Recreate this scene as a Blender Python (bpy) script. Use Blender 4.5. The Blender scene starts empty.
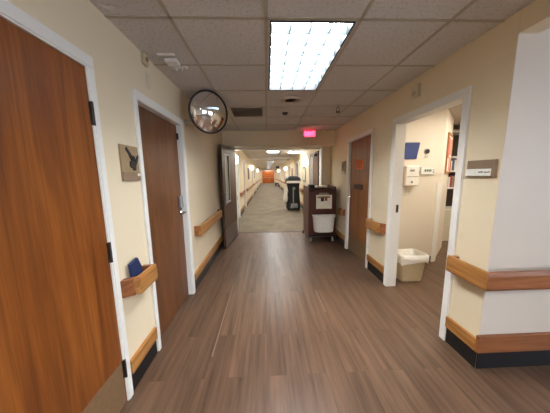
import bpy, bmesh, math, random
from mathutils import Vector, Matrix
random.seed(7)
S = bpy.context.scene
COL = S.collection
V = Vector

# ------------------------------------------------------------------ measures
L, RW, H = -0.989, 1.609, 2.524          # left wall face, right wall face, ceiling
YC = 1.466                               # outside corner of the right wall
YH0, YH1 = 5.20, 5.75                    # door header across the corridor
YEND = 40.5                              # far end of the corridor
YB = -4.2                                # wall behind
XA = 5.2                                 # far wall of the side lounge

# ------------------------------------------------------------------ materials
def srgb(r, g, b):
    f = lambda c: (c/12.92 if c <= .04045 else ((c+.055)/1.055)**2.4)
    return (f(r/255), f(g/255), f(b/255), 1)

class NT:
    def __init__(s, name):
        s.m = bpy.data.materials.new(name); s.m.use_nodes = True
        s.n = s.m.node_tree.nodes; s.l = s.m.node_tree.links
        s.b = s.n['Principled BSDF']
    def new(s, t, **kw):
        n = s.n.new(t)
        for k, v in kw.items(): setattr(n, k, v)
        return n
    def link(s, a, b): s.l.new(a, b)
    def coord(s, scale=(1, 1, 1), loc=(0, 0, 0), rot=(0, 0, 0)):
        t = s.new('ShaderNodeTexCoord'); m = s.new('ShaderNodeMapping')
        m.inputs['Scale'].default_value = scale; m.inputs['Location'].default_value = loc
        m.inputs['Rotation'].default_value = rot
        s.link(t.outputs['Object'], m.inputs['Vector']); return m.outputs['Vector']
    def noise(s, vec, scale, detail=4, rough=.6):
        n = s.new('ShaderNodeTexNoise'); n.inputs['Scale'].default_value = scale
        n.inputs['Detail'].default_value = detail; n.inputs['Roughness'].default_value = rough
        s.link(vec, n.inputs['Vector']); return n.outputs['Fac']
    def ramp(s, fac, stops):
        r = s.new('ShaderNodeValToRGB'); e = r.color_ramp.elements
        while len(e) < len(stops): e.new(.5)
        for k, (p, c) in zip(e, stops): k.position = p; k.color = c
        s.link(fac, r.inputs['Fac']); return r.outputs['Color']
    def mix(s, a, b, fac, mode='MIX'):
        m = s.new('ShaderNodeMix', data_type='RGBA', blend_type=mode)
        if isinstance(fac, (int, float)): m.inputs[0].default_value = fac
        else: s.link(fac, m.inputs[0])
        for v, i in ((a, 6), (b, 7)):
            if isinstance(v, tuple): m.inputs[i].default_value = v
            else: s.link(v, m.inputs[i])
        return m.outputs[2]
    def bump(s, h, strength=.1, dist=.01):
        b = s.new('ShaderNodeBump'); b.inputs['Strength'].default_value = strength
        b.inputs['Distance'].default_value = dist
        s.link(h, b.inputs['Height']); s.link(b.outputs['Normal'], s.b.inputs['Normal'])
    def base(s, c):
        if isinstance(c, tuple): s.b.inputs['Base Color'].default_value = c
        else: s.link(c, s.b.inputs['Base Color'])

def plain(name, c, rough=.5, metal=0, var=.06, scale=30, spec=.5):
    t = NT(name); v = t.coord()
    f = t.noise(v, scale, 3)
    lo = tuple(x*(1-var) for x in c[:3])+(1,); hi = tuple(min(1, x*(1+var)) for x in c[:3])+(1,)
    t.base(t.ramp(f, [(.3, lo), (.7, hi)]))
    t.b.inputs['Roughness'].default_value = rough; t.b.inputs['Metallic'].default_value = metal
    t.b.inputs['Specular IOR Level'].default_value = spec
    return t.m

def paint(name, c, rough=.55):
    t = NT(name); v = t.coord()
    f = t.noise(v, 1.3, 3); lo = tuple(x*.965 for x in c[:3])+(1,)
    t.base(t.ramp(f, [(.35, lo), (.65, c)]))
    t.b.inputs['Roughness'].default_value = rough
    t.b.inputs['Specular IOR Level'].default_value = .3
    t.bump(t.noise(v, 160, 2), .12, .003)
    return t.m

def wood(name, dark, light, axis, freq=14, rough=.42, fine=.5):
    """veneer / solid timber with grain running along axis (0 x, 1 y, 2 z)"""
    t = NT(name)
    sc = [1, 1, 1]; sc[axis] = .09
    v = t.coord(scale=tuple(sc))
    d = t.noise(v, freq*.35, 3, .5)
    w = t.new('ShaderNodeTexNoise'); w.inputs['Scale'].default_value = freq; w.inputs['Detail'].default_value = 6
    w.inputs['Distortion'].default_value = 1.5; t.link(v, w.inputs['Vector'])
    sc2 = [1, 1, 1]; sc2[axis] = .02
    g = t.noise(t.coord(scale=tuple(sc2)), freq*11, 3, .7)
    c = t.ramp(w.outputs['Fac'], [(.3, dark), (.68, light)])
    mid = tuple((a+b)/2*.82 for a, b in zip(dark[:3], light[:3]))+(1,)
    c = t.mix(c, mid, t.ramp(g, [(.42, (1, 1, 1, 1)), (.6, (0, 0, 0, 1))]), 'MIX') if False else t.mix(c, t.ramp(g, [(.35, (1-fine, 1-fine, 1-fine, 1)), (.65, (1, 1, 1, 1))]), .55, 'MULTIPLY')
    c = t.mix(c, t.ramp(d, [(.3, (.82, .82, .82, 1)), (.7, (1, 1, 1, 1))]), 1., 'MULTIPLY')
    t.base(c); t.b.inputs['Roughness'].default_value = rough
    t.bump(g, .06, .002)
    return t.m

def emit(name, c, strength):
    t = NT(name); t.base((.8, .8, .8, 1))
    f = t.noise(t.coord(), 3, 1)
    lo = tuple(x*.92 for x in c[:3])+(1,)
    t.link(t.ramp(f, [(.3, lo), (.7, c)]), t.b.inputs['Emission Color'])
    t.b.inputs['Emission Strength'].default_value = strength
    return t.m

M = {}
M['wall'] = paint('cream_paint', srgb(226, 211, 181))
M['room_wall'] = paint('office_paint', srgb(226, 216, 200))
M['lounge_wall'] = paint('pale_paint', srgb(216, 204, 190))
M['trim'] = paint('white_trim_paint', srgb(232, 230, 224), .4)
M['ceil_plain'] = paint('ceiling_paint', srgb(196, 188, 174))
M['door_l'] = wood('stained_door_veneer', srgb(110, 54, 17), srgb(160, 92, 35), 2, 9, .38)
M['door_d'] = wood('dark_door_veneer', srgb(98, 58, 31), srgb(134, 84, 46), 2, 9, .42)
M['door_r'] = wood('brown_door_veneer', srgb(124, 70, 28), srgb(164, 102, 44), 2, 9, .42)
M['door_f'] = wood('fire_door_veneer', srgb(78, 50, 35), srgb(102, 68, 46), 2, 9, .42)
M['door_o'] = wood('orange_door_veneer', srgb(176, 84, 22), srgb(206, 112, 40), 2, 9, .45)
M['oak_y'] = wood('oak_along_corridor', srgb(160, 102, 48), srgb(206, 148, 82), 1, 16, .4)
M['oak_x'] = wood('oak_across', srgb(134, 78, 44), srgb(178, 112, 66), 0, 16, .4)
M['base'] = plain('black_cove_vinyl', srgb(22, 22, 24), .45)
M['kick'] = plain('bronze_kick_plate', srgb(132, 104, 74), .5, .2, .1)
M['kick2'] = plain('dull_kick_plate', srgb(112, 96, 82), .45, .4, .1)
M['steel'] = plain('satin_steel', srgb(176, 174, 170), .28, 1)
M['chrome'] = plain('bright_chrome', srgb(215, 215, 215), .12, 1)
M['darksteel'] = plain('dark_steel', srgb(74, 66, 60), .4, .8)
M['black'] = plain('black_plastic', srgb(20, 20, 23), .45)
M['black2'] = plain('charcoal_plastic', srgb(42, 42, 47), .5)
M['grey'] = plain('grey_plastic', srgb(140, 140, 142), .5)
M['lgrey'] = plain('light_grey_plastic', srgb(196, 196, 190), .5)
M['white'] = plain('white_plastic', srgb(232, 230, 222), .45)
M['offwhite'] = plain('bone_plastic', srgb(212, 204, 182), .5)
M['beige'] = plain('beige_plastic', srgb(196, 180, 146), .5)
M['brown_cart'] = plain('maroon_brown_plastic', srgb(84, 40, 30), .42, 0, .12)
M['brown_dark'] = plain('deep_brown_plastic', srgb(48, 26, 22), .5)
M['blue'] = plain('navy_fabric', srgb(20, 38, 82), .7)
M['bluebin'] = plain('blue_plastic', srgb(62, 78, 132), .45)
M['tan'] = plain('tan_sign_plate', srgb(160, 136, 102), .55)
M['taupe'] = plain('taupe_sign_plate', srgb(138, 116, 92), .55)
M['taupe2'] = plain('grey_brown_sign_plate', srgb(150, 132, 108), .55)
M['bird'] = plain('black_relief', srgb(34, 34, 38), .5)
M['paper'] = plain('paper', srgb(238, 232, 214), .7)
M['orange'] = plain('orange_paper', srgb(226, 112, 40), .7)
M['orange_ink'] = plain('rust_ink', srgb(170, 70, 26), .7)
M['ink'] = plain('dark_ink', srgb(60, 56, 54), .7)
M['red'] = plain('red_paper', srgb(226, 92, 92), .7)
M['pink'] = plain('pink_paper', srgb(226, 130, 120), .7)
M['cork'] = plain('cork_brown', srgb(168, 116, 66), .7, 0, .15, 120)
M['shelf_dark'] = plain('dark_shelf_back', srgb(62, 50, 40), .6)
M['teal'] = plain('teal_bezel', srgb(74, 110, 100), .5)
M['lcd'] = plain('lcd_grey', srgb(182, 196, 184), .3)
M['slat'] = plain('louver_grey', srgb(78, 90, 96), .5, 0)
M['fixture'] = plain('dark_fixture_edge', srgb(40, 44, 48), .5)
M['tbar'] = plain('painted_grid_bar', srgb(176, 168, 152), .5)
M['vent'] = plain('grey_vent_metal', srgb(190, 182, 172), .5)
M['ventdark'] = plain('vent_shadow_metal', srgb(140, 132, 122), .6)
M['tube'] = emit('fluorescent_panel', (.94, .97, 1, 1), 17)
M['tube_far'] = emit('warm_fluorescent_panel', (.97, .97, .95, 1), 10)
M['bulb'] = emit('sconce_glass', (1, .9, .74, 1), 14)
M['room_lamp'] = emit('office_panel', (1, .92, .78, 1), 9)
M['exit'] = emit('exit_red', (1, .012, .06, 1), 1.6)
M['exit_letter'] = emit('exit_letter_red', (1, .06, .13, 1), 2.1)
M['book1'] = plain('book_red', srgb(166, 62, 56), .6)
M['book2'] = plain('book_white', srgb(226, 222, 214), .6)
M['book3'] = plain('book_blue', srgb(72, 86, 122), .6)
M['pane_glare'] = plain('painted_glare_pane', srgb(186, 192, 188), .25)  # pale grey stands in for bright reflections in the leaf windows
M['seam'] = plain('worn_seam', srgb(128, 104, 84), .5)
M['bumper'] = M['oak_y']

def mat_mirror():
    t = NT('convex_mirror'); t.base((.86, .86, .86, 1)); t.b.inputs['Metallic'].default_value = 1
    f = t.noise(t.coord(), 20, 2); r = t.new('ShaderNodeMapRange')
    r.inputs['To Min'].default_value = .02; r.inputs['To Max'].default_value = .05
    t.link(f, r.inputs['Value']); t.link(r.outputs['Result'], t.b.inputs['Roughness']); return t.m
M['mirror'] = mat_mirror()

def mat_glass():
    t = NT('pane_glass'); n = t.n; tr = t.new('ShaderNodeBsdfTransparent'); gl = t.new('ShaderNodeBsdfGlossy')
    gl.inputs['Roughness'].default_value = .05
    mx = t.new('ShaderNodeMixShader'); fr = t.new('ShaderNodeFresnel'); fr.inputs['IOR'].default_value = 1.45
    t.link(fr.outputs[0], mx.inputs[0]); t.link(tr.outputs[0], mx.inputs[1]); t.link(gl.outputs[0], mx.inputs[2])
    t.link(mx.outputs[0], n['Material Output'].inputs['Surface']); return t.m
M['glass'] = mat_glass()

def mat_bag():
    t = NT('translucent_liner'); t.base(srgb(236, 234, 226)); t.b.inputs['Roughness'].default_value = .35
    t.bump(t.noise(t.coord(), 26, 4), .6, .02); return t.m
M['bag'] = mat_bag()

def mat_floor():
    t = NT('vinyl_plank_floor')
    tc = t.new('ShaderNodeTexCoord'); sp = t.new('ShaderNodeSeparateXYZ'); cb = t.new('ShaderNodeCombineXYZ')
    t.link(tc.outputs['Object'], sp.inputs[0]); t.link(sp.outputs['Y'], cb.inputs['X']); t.link(sp.outputs['X'], cb.inputs['Y'])
    br = t.new('ShaderNodeTexBrick'); br.offset = .37; br.offset_frequency = 2
    br.inputs['Scale'].default_value = 1; br.inputs['Brick Width'].default_value = 1.22
    br.inputs['Row Height'].default_value = .152; br.inputs['Mortar Size'].default_value = .0012
    br.inputs['Mortar Smooth'].default_value = .2; br.inputs['Bias'].default_value = 0
    br.inputs['Color1'].default_value = (0, 0, 0, 1); br.inputs['Color2'].default_value = (1, 1, 1, 1)
    br.inputs['Mortar'].default_value = (.5, .5, .5, 1)
    t.link(cb.outputs[0], br.inputs['Vector'])
    plank = t.ramp(br.outputs['Color'], [(0, srgb(94, 70, 53)), (.5, srgb(99, 75, 57)), (1, srgb(104, 79, 61))])
    # grain streaks shift from plank to plank
    add = t.new('ShaderNodeVectorMath', operation='MULTIPLY_ADD')
    t.link(br.outputs['Color'], add.inputs[0]); add.inputs[1].default_value = (7, 9, 5); t.link(cb.outputs[0], add.inputs[2])
    mp = t.new('ShaderNodeMapping'); mp.inputs['Scale'].default_value = (.55, 9, 1); t.link(add.outputs[0], mp.inputs['Vector'])
    g = t.noise(mp.outputs[0], 2.2, 6, .62)
    c = t.mix(plank, t.ramp(g, [(.3, (.52, .50, .50, 1)), (.52, (1, 1, 1, 1)), (.72, (1.35, 1.32, 1.28, 1))]), 1., 'MULTIPLY')
    mp2 = t.new('ShaderNodeMapping'); mp2.inputs['Scale'].default_value = (1.5, 70, 1); t.link(add.outputs[0], mp2.inputs['Vector'])
    g2 = t.noise(mp2.outputs[0], 3, 3, .6)
    c = t.mix(c, t.ramp(g2, [(.35, (.88, .88, .88, 1)), (.65, (1.05, 1.05, 1.05, 1))]), .6, 'MULTIPLY')
    c = t.mix(c, srgb(66, 50, 42), t.ramp(br.outputs['Fac'], [(0, (0, 0, 0, 1)), (1, (.55, .55, .55, 1))]))
    t.base(c); t.b.inputs['Roughness'].default_value = .36; t.b.inputs['Specular IOR Level'].default_value = .4
    t.bump(g2, .05, .002); return t.m
M['floor'] = mat_floor()

def mat_carpet():
    t = NT('corridor_carpet'); v = t.coord()
    a = t.noise(v, 2.0, 4); b = t.noise(v, 55, 3, .7); k = t.noise(v, 12, 3, .7)
    c = t.ramp(a, [(.3, srgb(126, 116, 102)), (.7, srgb(146, 135, 118))])
    c = t.mix(c, t.ramp(b, [(.3, (.72, .72, .72, 1)), (.7, (1.12, 1.12, 1.12, 1))]), 1., 'MULTIPLY')
    c = t.mix(c, t.ramp(k, [(.3, (.85, .84, .82, 1)), (.7, (1.05, 1.05, 1.05, 1))]), 1., 'MULTIPLY')
    t.base(c); t.b.inputs['Roughness'].default_value = .95; t.b.inputs['Specular IOR Level'].default_value = .1
    t.bump(b, .5, .006); return t.m
M['carpet'] = mat_carpet()

def mat_ceiling():
    t = NT('lay_in_ceiling_tile'); v = t.coord()
    f = t.noise(v, 48, 6, .75); s = t.noise(v, 130, 3, .7); b = t.noise(v, .8, 2)
    c = t.ramp(b, [(.3, srgb(206, 203, 200)), (.7, srgb(214, 211, 208))])
    c = t.mix(c, t.ramp(f, [(.36, (.66, .64, .62, 1)), (.47, (1, 1, 1, 1))]), .85, 'MULTIPLY')
    c = t.mix(c, t.ramp(s, [(.38, (.8, .8, .8, 1)), (.5, (1, 1, 1, 1))]), .6, 'MULTIPLY')
    t.base(c); t.b.inputs['Roughness'].default_value = .9; t.b.inputs['Specular IOR Level'].default_value = .1
    t.bump(f, .5, .006); return t.m
M['ceil'] = mat_ceiling()

# ------------------------------------------------------------------ mesh builder
class MB:
    def __init__(s): s.bm = bmesh.new()
    def box(s, a, b, rot=None, piv=None):
        a, b = V(a), V(b); c = (a+b)/2; d = b-a
        r = bmesh.ops.create_cube(s.bm, size=1)
        bmesh.ops.scale(s.bm, vec=(abs(d.x), abs(d.y), abs(d.z)), verts=r['verts'])
        bmesh.ops.translate(s.bm, vec=c, verts=r['verts'])
        if rot: bmesh.ops.rotate(s.bm, cent=piv or c, matrix=rot, verts=r['verts'])
        return s
    def cyl(s, p, q, r1, r2=None, n=20, caps=True):
        p, q = V(p), V(q); d = q-p; r2 = r1 if r2 is None else r2
        m = Matrix.Translation((p+q)/2) @ d.to_track_quat('Z', 'Y').to_matrix().to_4x4()
        bmesh.ops.create_cone(s.bm, cap_ends=caps, segments=n, radius1=r1, radius2=r2, depth=d.length, matrix=m); return s
    def sph(s, c, r, sc=(1, 1, 1), n=20):
        m = Matrix.Translation(c) @ Matrix.Diagonal((sc[0], sc[1], sc[2], 1))
        bmesh.ops.create_uvsphere(s.bm, u_segments=n, v_segments=n//2+2, radius=r, matrix=m); return s
    def prism(s, pts, d):
        """closed outline pts (3-D, planar) swept along the vector d"""
        d = V(d); a = [s.bm.verts.new(p) for p in pts]; b = [s.bm.verts.new(V(p)+d) for p in pts]
        n = len(a); s.bm.faces.new(a); s.bm.faces.new(list(reversed(b)))
        for i in range(n): s.bm.faces.new((a[i], b[i], b[(i+1) % n], a[(i+1) % n]))
        return s
    def loft(s, rings, cap0=True, cap1=True):
        vs = [[s.bm.verts.new(p) for p in r] for r in rings]; n = len(vs[0])
        for a, b in zip(vs, vs[1:]):
            for i in range(n): s.bm.faces.new((a[i], a[(i+1) % n], b[(i+1) % n], b[i]))
        if cap0: s.bm.faces.new(list(reversed(vs[0])))
        if cap1: s.bm.faces.new(vs[-1])
        return s
    def tube(s, pts, r, n=8):
        pts = [V(p) for p in pts]; rings = []
        for i, p in enumerate(pts):
            d = (pts[min(i+1, len(pts)-1)]-pts[max(i-1, 0)]).normalized(); q = d.to_track_quat('Z', 'Y')
            rings.append([p+q @ V((r*math.cos(k*2*math.pi/n), r*math.sin(k*2*math.pi/n), 0)) for k in range(n)])
        return s.loft(rings)
    def quad(s, *p): s.bm.faces.new([s.bm.verts.new(q) for q in p]); return s
    def build(s, name, mat, parent=None, bev=0, smooth=False, seg=2):
        bm = s.bm
        bmesh.ops.recalc_face_normals(bm, faces=bm.faces)
        org = V(parent.get('_o', (0, 0, 0))) if parent else None
        if org is None:
            xs = [v.co for v in bm.verts]
            lo = V((min(c.x for c in xs), min(c.y for c in xs), min(c.z for c in xs)))
            hi = V((max(c.x for c in xs), max(c.y for c in xs), max(c.z for c in xs)))
            org = V(((lo.x+hi.x)/2, (lo.y+hi.y)/2, lo.z))
        for v in bm.verts: v.co -= org
        me = bpy.data.meshes.new(name); bm.to_mesh(me); bm.free()
        if smooth:
            for p in me.polygons: p.use_smooth = True
        o = bpy.data.objects.new(name, me); me.materials.append(M[mat] if isinstance(mat, str) else mat); COL.objects.link(o)
        if parent: o.parent = parent; o['_o'] = tuple(org)
        else: o.location = org
        if not parent: o['_o'] = tuple(org)
        if bev:
            md = o.modifiers.new('bevel', 'BEVEL'); md.width = bev; md.segments = seg; md.limit_method = 'ANGLE'; md.angle_limit = math.radians(40)
        return o

def tag(o, label=None, cat=None, group=None, kind=None):
    for k, v in (('label', label), ('category', cat), ('group', group), ('kind', kind)):
        if v: o[k] = v
    return o
def thing(name, loc, label, cat, group=None, kind=None):
    o = bpy.data.objects.new(name, None); COL.objects.link(o); o.location = loc; o['_o'] = tuple(loc)
    o.empty_display_size = .1
    return tag(o, label, cat, group, kind)
def struct(mb, name, mat, **k): return tag(mb.build(name, mat, **k), kind='structure')
def copy_thing(o, loc, label=None):
    c = o.copy(); COL.objects.link(c); c.location = loc
    if label: c['label'] = label
    def kids(a, b):
        for ch in list(a.children):
            d = ch.copy(); COL.objects.link(d); d.parent = b; kids(ch, d)
    kids(o, c); return c

def slab(mb, u0, u1, v0, v1, holes, fn):
    """cells of a (u,v) rectangle minus holes; fn(u,v,side) -> point, side 0 front, 1 back"""
    us = sorted({u0, u1} | {min(max(h[i], u0), u1) for h in holes for i in (0, 1)})
    vs = sorted({v0, v1} | {min(max(h[i], v0), v1) for h in holes for i in (2, 3)})
    full = {}
    for i in range(len(us)-1):
        for j in range(len(vs)-1):
            cu, cv = (us[i]+us[i+1])/2, (vs[j]+vs[j+1])/2
            full[i, j] = not any(h[0] < cu < h[1] and h[2] < cv < h[3] for h in holes)
    for (i, j), ok in full.items():
        if not ok: continue
        a, b, c, d = us[i], us[i+1], vs[j], vs[j+1]
        for s in (0, 1): mb.quad(fn(a, c, s), fn(b, c, s), fn(b, d, s), fn(a, d, s))
        for (di, dj), (p, q) in {(-1, 0): ((a, c), (a, d)), (1, 0): ((b, c), (b, d)), (0, -1): ((a, c), (b, c)), (0, 1): ((a, d), (b, d))}.items():
            if not full.get((i+di, j+dj), False):
                mb.quad(fn(*p, 0), fn(*q, 0), fn(*q, 1), fn(*p, 1))
    bmesh.ops.remove_doubles(mb.bm, verts=mb.bm.verts, dist=1e-5)
    return mb

# ------------------------------------------------------------------ room shell
T = .12
# (y0, y1, ztop) door openings in each long wall
D1, D2 = (.42, 1.36, 2.145), (1.81, 2.72, 2.125)
FL = [(7.0, 7.92, 2.11), (9.6, 10.5, 2.11), (15.3, 16.2, 2.11), (20.5, 21.4, 2.11), (26, 26.9, 2.11), (32, 32.9, 2.11)]
D4, D3 = (1.805, 2.755, 2.135), (3.37, 4.285, 2.135)
FR = [(7.35, 8.26, 2.11), (11.2, 12.1, 2.11), (15.0, 15.9, 2.11), (19.5, 20.4, 2.11), (25, 25.9, 2.11), (31, 31.9, 2.11)]
hole = lambda d: (d[0], d[1], -1, d[2])

struct(slab(MB(), YB, YEND, 0, H, [hole(d) for d in [D1, D2]+FL], lambda u, v, s: (L-s*T, u, v)), 'wall_left', 'wall')
struct(slab(MB(), YC+.006, YEND, 0, H, [hole(d) for d in [D4, D3]+FR], lambda u, v, s: (RW+s*T, u, v)), 'wall_right', 'wall')
# end wall of the side lounge (faces the camera)
struct(MB().box((RW+.001, YC, 0), (XA, YC+.006, H)).box((RW+T, YC+.006, 0), (XA, YC+T, H)), 'wall_lounge', 'lounge_wall')
# beam over the opening to the lounge
struct(MB().box((RW, YB, 2.387), (RW+.131, YC, H)), 'trim_1', 'wall')
# wall behind the camera, with lounge window
WB = (2.2, 4.7, .75, 2.25)
struct(slab(MB(), L-T, XA+T, 0, H, [WB], lambda u, v, s: (u, YB-s*T, v)), 'wall_behind', 'lounge_wall')
WS = (-3.2, .6, .75, 2.25)
struct(slab(MB(), YB, YC+T, 0, H, [WS], lambda u, v, s: (XA+s*T, u, v)), 'wall_side', 'lounge_wall')
struct(MB().box((L-T, YEND, 0), (RW+T, YEND+T, H)), 'wall_far', 'wall')

def window(n, frame, pane, label):
    w = thing('window_%d' % n, frame[0][0], label, 'window', kind='structure')
    f = MB()
    for a, b in frame: f.box(a, b)
    f.build('window_frame', 'trim', w, bev=.004)
    MB().box(*pane).build('window_pane', 'glass', w)
x0, x1, z0, z1 = WB
window(1, [((x0, YB-.1, z0), (x0+.05, YB+.01, z1)), ((x1-.05, YB-.1, z0), (x1, YB+.01, z1)), ((x0, YB-.1, z0), (x1, YB+.03, z0+.05)), ((x0, YB-.1, z1-.05), (x1, YB+.01, z1)), (((x0+x1)/2-.03, YB-.1, z0), ((x0+x1)/2+.03, YB, z1))],
       ((x0, YB-.06, z0), (x1, YB-.054, z1)), 'white framed lounge window in the wall behind the viewer')
y0, y1, z0, z1 = WS
window(2, [((XA-.01, y0, z0), (XA+.1, y0+.05, z1)), ((XA-.01, y1-.05, z0), (XA+.1, y1, z1)), ((XA-.03, y0, z0), (XA+.1, y1, z0+.05)), ((XA-.01, y0, z1-.05), (XA+.1, y1, z1)), ((XA, (y0+y1)/2-.03, z0), (XA+.1, (y0+y1)/2+.03, z1))],
       ((XA+.054, y0, z0), (XA+.06, y1, z1)), 'long white framed window in the right side wall of the lounge')

# floors
struct(MB().box((L-T, YB-T, -.1), (XA+T, YH1, 0)), 'floor', 'floor')
struct(MB().box((L-T, YH1, -.1), (RW+T, YEND+T, 0)), 'floor_carpet', 'carpet')
struct(MB().box((-.76, YH1-.022, 0), (1.37, YH1+.02, .004)), 'trim_2', 'darksteel')

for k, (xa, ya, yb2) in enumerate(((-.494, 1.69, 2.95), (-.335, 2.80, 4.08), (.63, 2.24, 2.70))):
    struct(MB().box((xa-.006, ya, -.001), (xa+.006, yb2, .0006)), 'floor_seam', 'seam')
# ceiling with openings for the recessed lights
LX0, LX1, LLEN = .045, .613, 1.18
near_lights = [1.592, -1.46]
far_lights = [5.98, 9.62, 13.28, 16.94, 20.6, 24.26, 27.92, 31.58, 35.24, 38.9]
holes = [(LX0, LX1, y, y+LLEN) for y in near_lights+far_lights]
CT = .12
struct(slab(MB(), L-T, XA+T, YB-T, YC+T, [], lambda u, v, s: (u, v, H+s*CT)), 'ceiling', 'ceil') if False else None
cb = MB(); slab(cb, L-T, RW+T, YB-T, YEND+T, holes, lambda u, v, s: (u, v, H+s*CT))
struct(cb, 'ceiling', 'ceil')
struct(MB().box((RW+T, YB-T, H), (XA+T, YC+T, H+CT)), 'ceiling_lounge', 'ceil')
# suspended grid bars, 0.61 m module
gb = MB(); gy0 = 1.572
for k in range(-9, 64):
    y = gy0+.61*k
    if YB < y < YEND and not (YH0-.02 < y < YH1+.02):
        blocked = any(h[2]-.01 < y < h[3]+.01 for h in holes)
        if blocked:
            gb.box((L, y-.011, H-.004), (LX0-.03, y+.011, H)); gb.box((LX1+.03, y-.011, H-.004), (RW, y+.011, H))
        else: gb.box((L, y-.011, H-.004), (RW, y+.011, H))
for x in (.018-.61, .018, .64, 1.245):
    for a, b in ((YB, YH0), (YH1, YEND)):
        gb.box((x-.011, a, H-.004), (x+.011, b, H))
struct(gb, 'trim_3', 'tbar')

# header and jambs of the cross-corridor doors
struct(MB().box((L, YH0, 2.18), (RW, YH1, H)).box((L, YH0+.40, 0), (-.80, YH1, 2.18)).box((1.405, YH0+.3, 0), (RW, YH1, 2.18)), 'wall_header', 'wall')
jm = MB().box((-.80, YH0+.41, 0), (-.77, YH1, 2.18)).box((1.375, YH0+.30, 0), (1.405, YH1, 2.18)).box((-.77, YH0+.41, 2.15), (1.375, YH1, 2.18))
struct(jm, 'trim_4', 'trim')

# the wall on the right inside the office
RYB = 3.52
struct(MB().box((RW+T, RYB, 0), (2.86, RYB+.1, H)), 'wall_office', 'room_wall')
struct(MB().prism([(2.86, RYB, 0), (3.60, RYB+.731, 0), (3.60, RYB+1.79, 0), (3.52, RYB+1.79, 0), (3.52, RYB+.79, 0), (2.86, RYB+.1, 0)], (0, 0, H)), 'wall_office_angled', 'room_wall')
struct(MB().box((3.60, RYB+1.69, 0), (XA, RYB+1.79, H)), 'wall_office_back', 'room_wall')
struct(MB().box((XA, YC+T, 0), (XA+.1, RYB+1.79, H)), 'wall_office_right', 'room_wall')
struct(MB().box((RW+T, YC+T, H), (XA+.1, RYB+1.79, H+.08)), 'ceiling_office', 'ceil_plain')
struct(MB().box((RW+T, YC+T, -.08), (XA+.1, RYB+1.79, -.0005)) if False else MB().box((RW+T+3.6, YH1-.45, -.1), (XA+.1, YH1-.44, 0)), 'floor_office', 'floor') if False else None
# rubber base inside the office
struct(MB().box((2.28, RYB-.008, 0), (2.868, RYB, .1)), 'baseboard_office', 'base')
# half-height white panel at the wall corner
struct(MB().prism([(2.80, RYB-.012, 0), (2.866, RYB-.012, 0), (2.97, RYB+.090, 0), (2.955, RYB+.098, 0), (2.86, RYB-.002, 0), (2.80, RYB-.002, 0)], (0, 0, 1.36)), 'trim_5', 'trim')

# black cove base with an oak bumper strip above it
def base_run(side, spans, name, zt=.155, zo=.25):
    b = MB(); w = MB()
    for a, c in spans:
        if side == 'L':
            b.box((L, a, 0), (L+.008, c, zt)); w.box((L, a, zt-.005), (L+.026, c, zo))
        else:
            b.box((RW-.008, a, 0), (RW, c, zt)); w.box((RW-.026, a, zt-.005), (RW, c, zo))
    return struct(b, 'baseboard_'+name, 'base', bev=.002), w
TW = .055                                 # width of the white door trim
o, w = base_run('L', [(YB, D1[0]-TW), (D1[1]+.04, D2[0]-TW), (D2[1]+TW, YH0+.3)], 'left'); struct(w, 'trim_6', 'oak_y', bev=.004)
sp = []; prev = YH1
for d in FL: sp.append((prev, d[0]-TW)); prev = d[1]+TW
sp.append((prev, YEND)); o, w = base_run('L', sp, 'left_far'); struct(w, 'trim_7', 'oak_y')
o, w = base_run('R', [(YC, D4[0]-TW), (D4[1]+TW, D3[0]-TW), (D3[1]+TW, YH0+.3)], 'right'); struct(w, 'trim_8', 'oak_y', bev=.004)
sp = []; prev = YH1
for d in FR: sp.append((prev, d[0]-TW)); prev = d[1]+TW
sp.append((prev, YEND)); o, w = base_run('R', sp, 'right_far'); struct(w, 'trim_9', 'oak_y')
struct(MB().box((RW, YC-.008, 0), (XA, YC, .155)), 'baseboard_lounge', 'base', bev=.002)
struct(MB().box((RW-.026, YC-.026, .15), (XA, YC, .29)), 'trim_10', 'oak_x', bev=.004)

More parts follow.
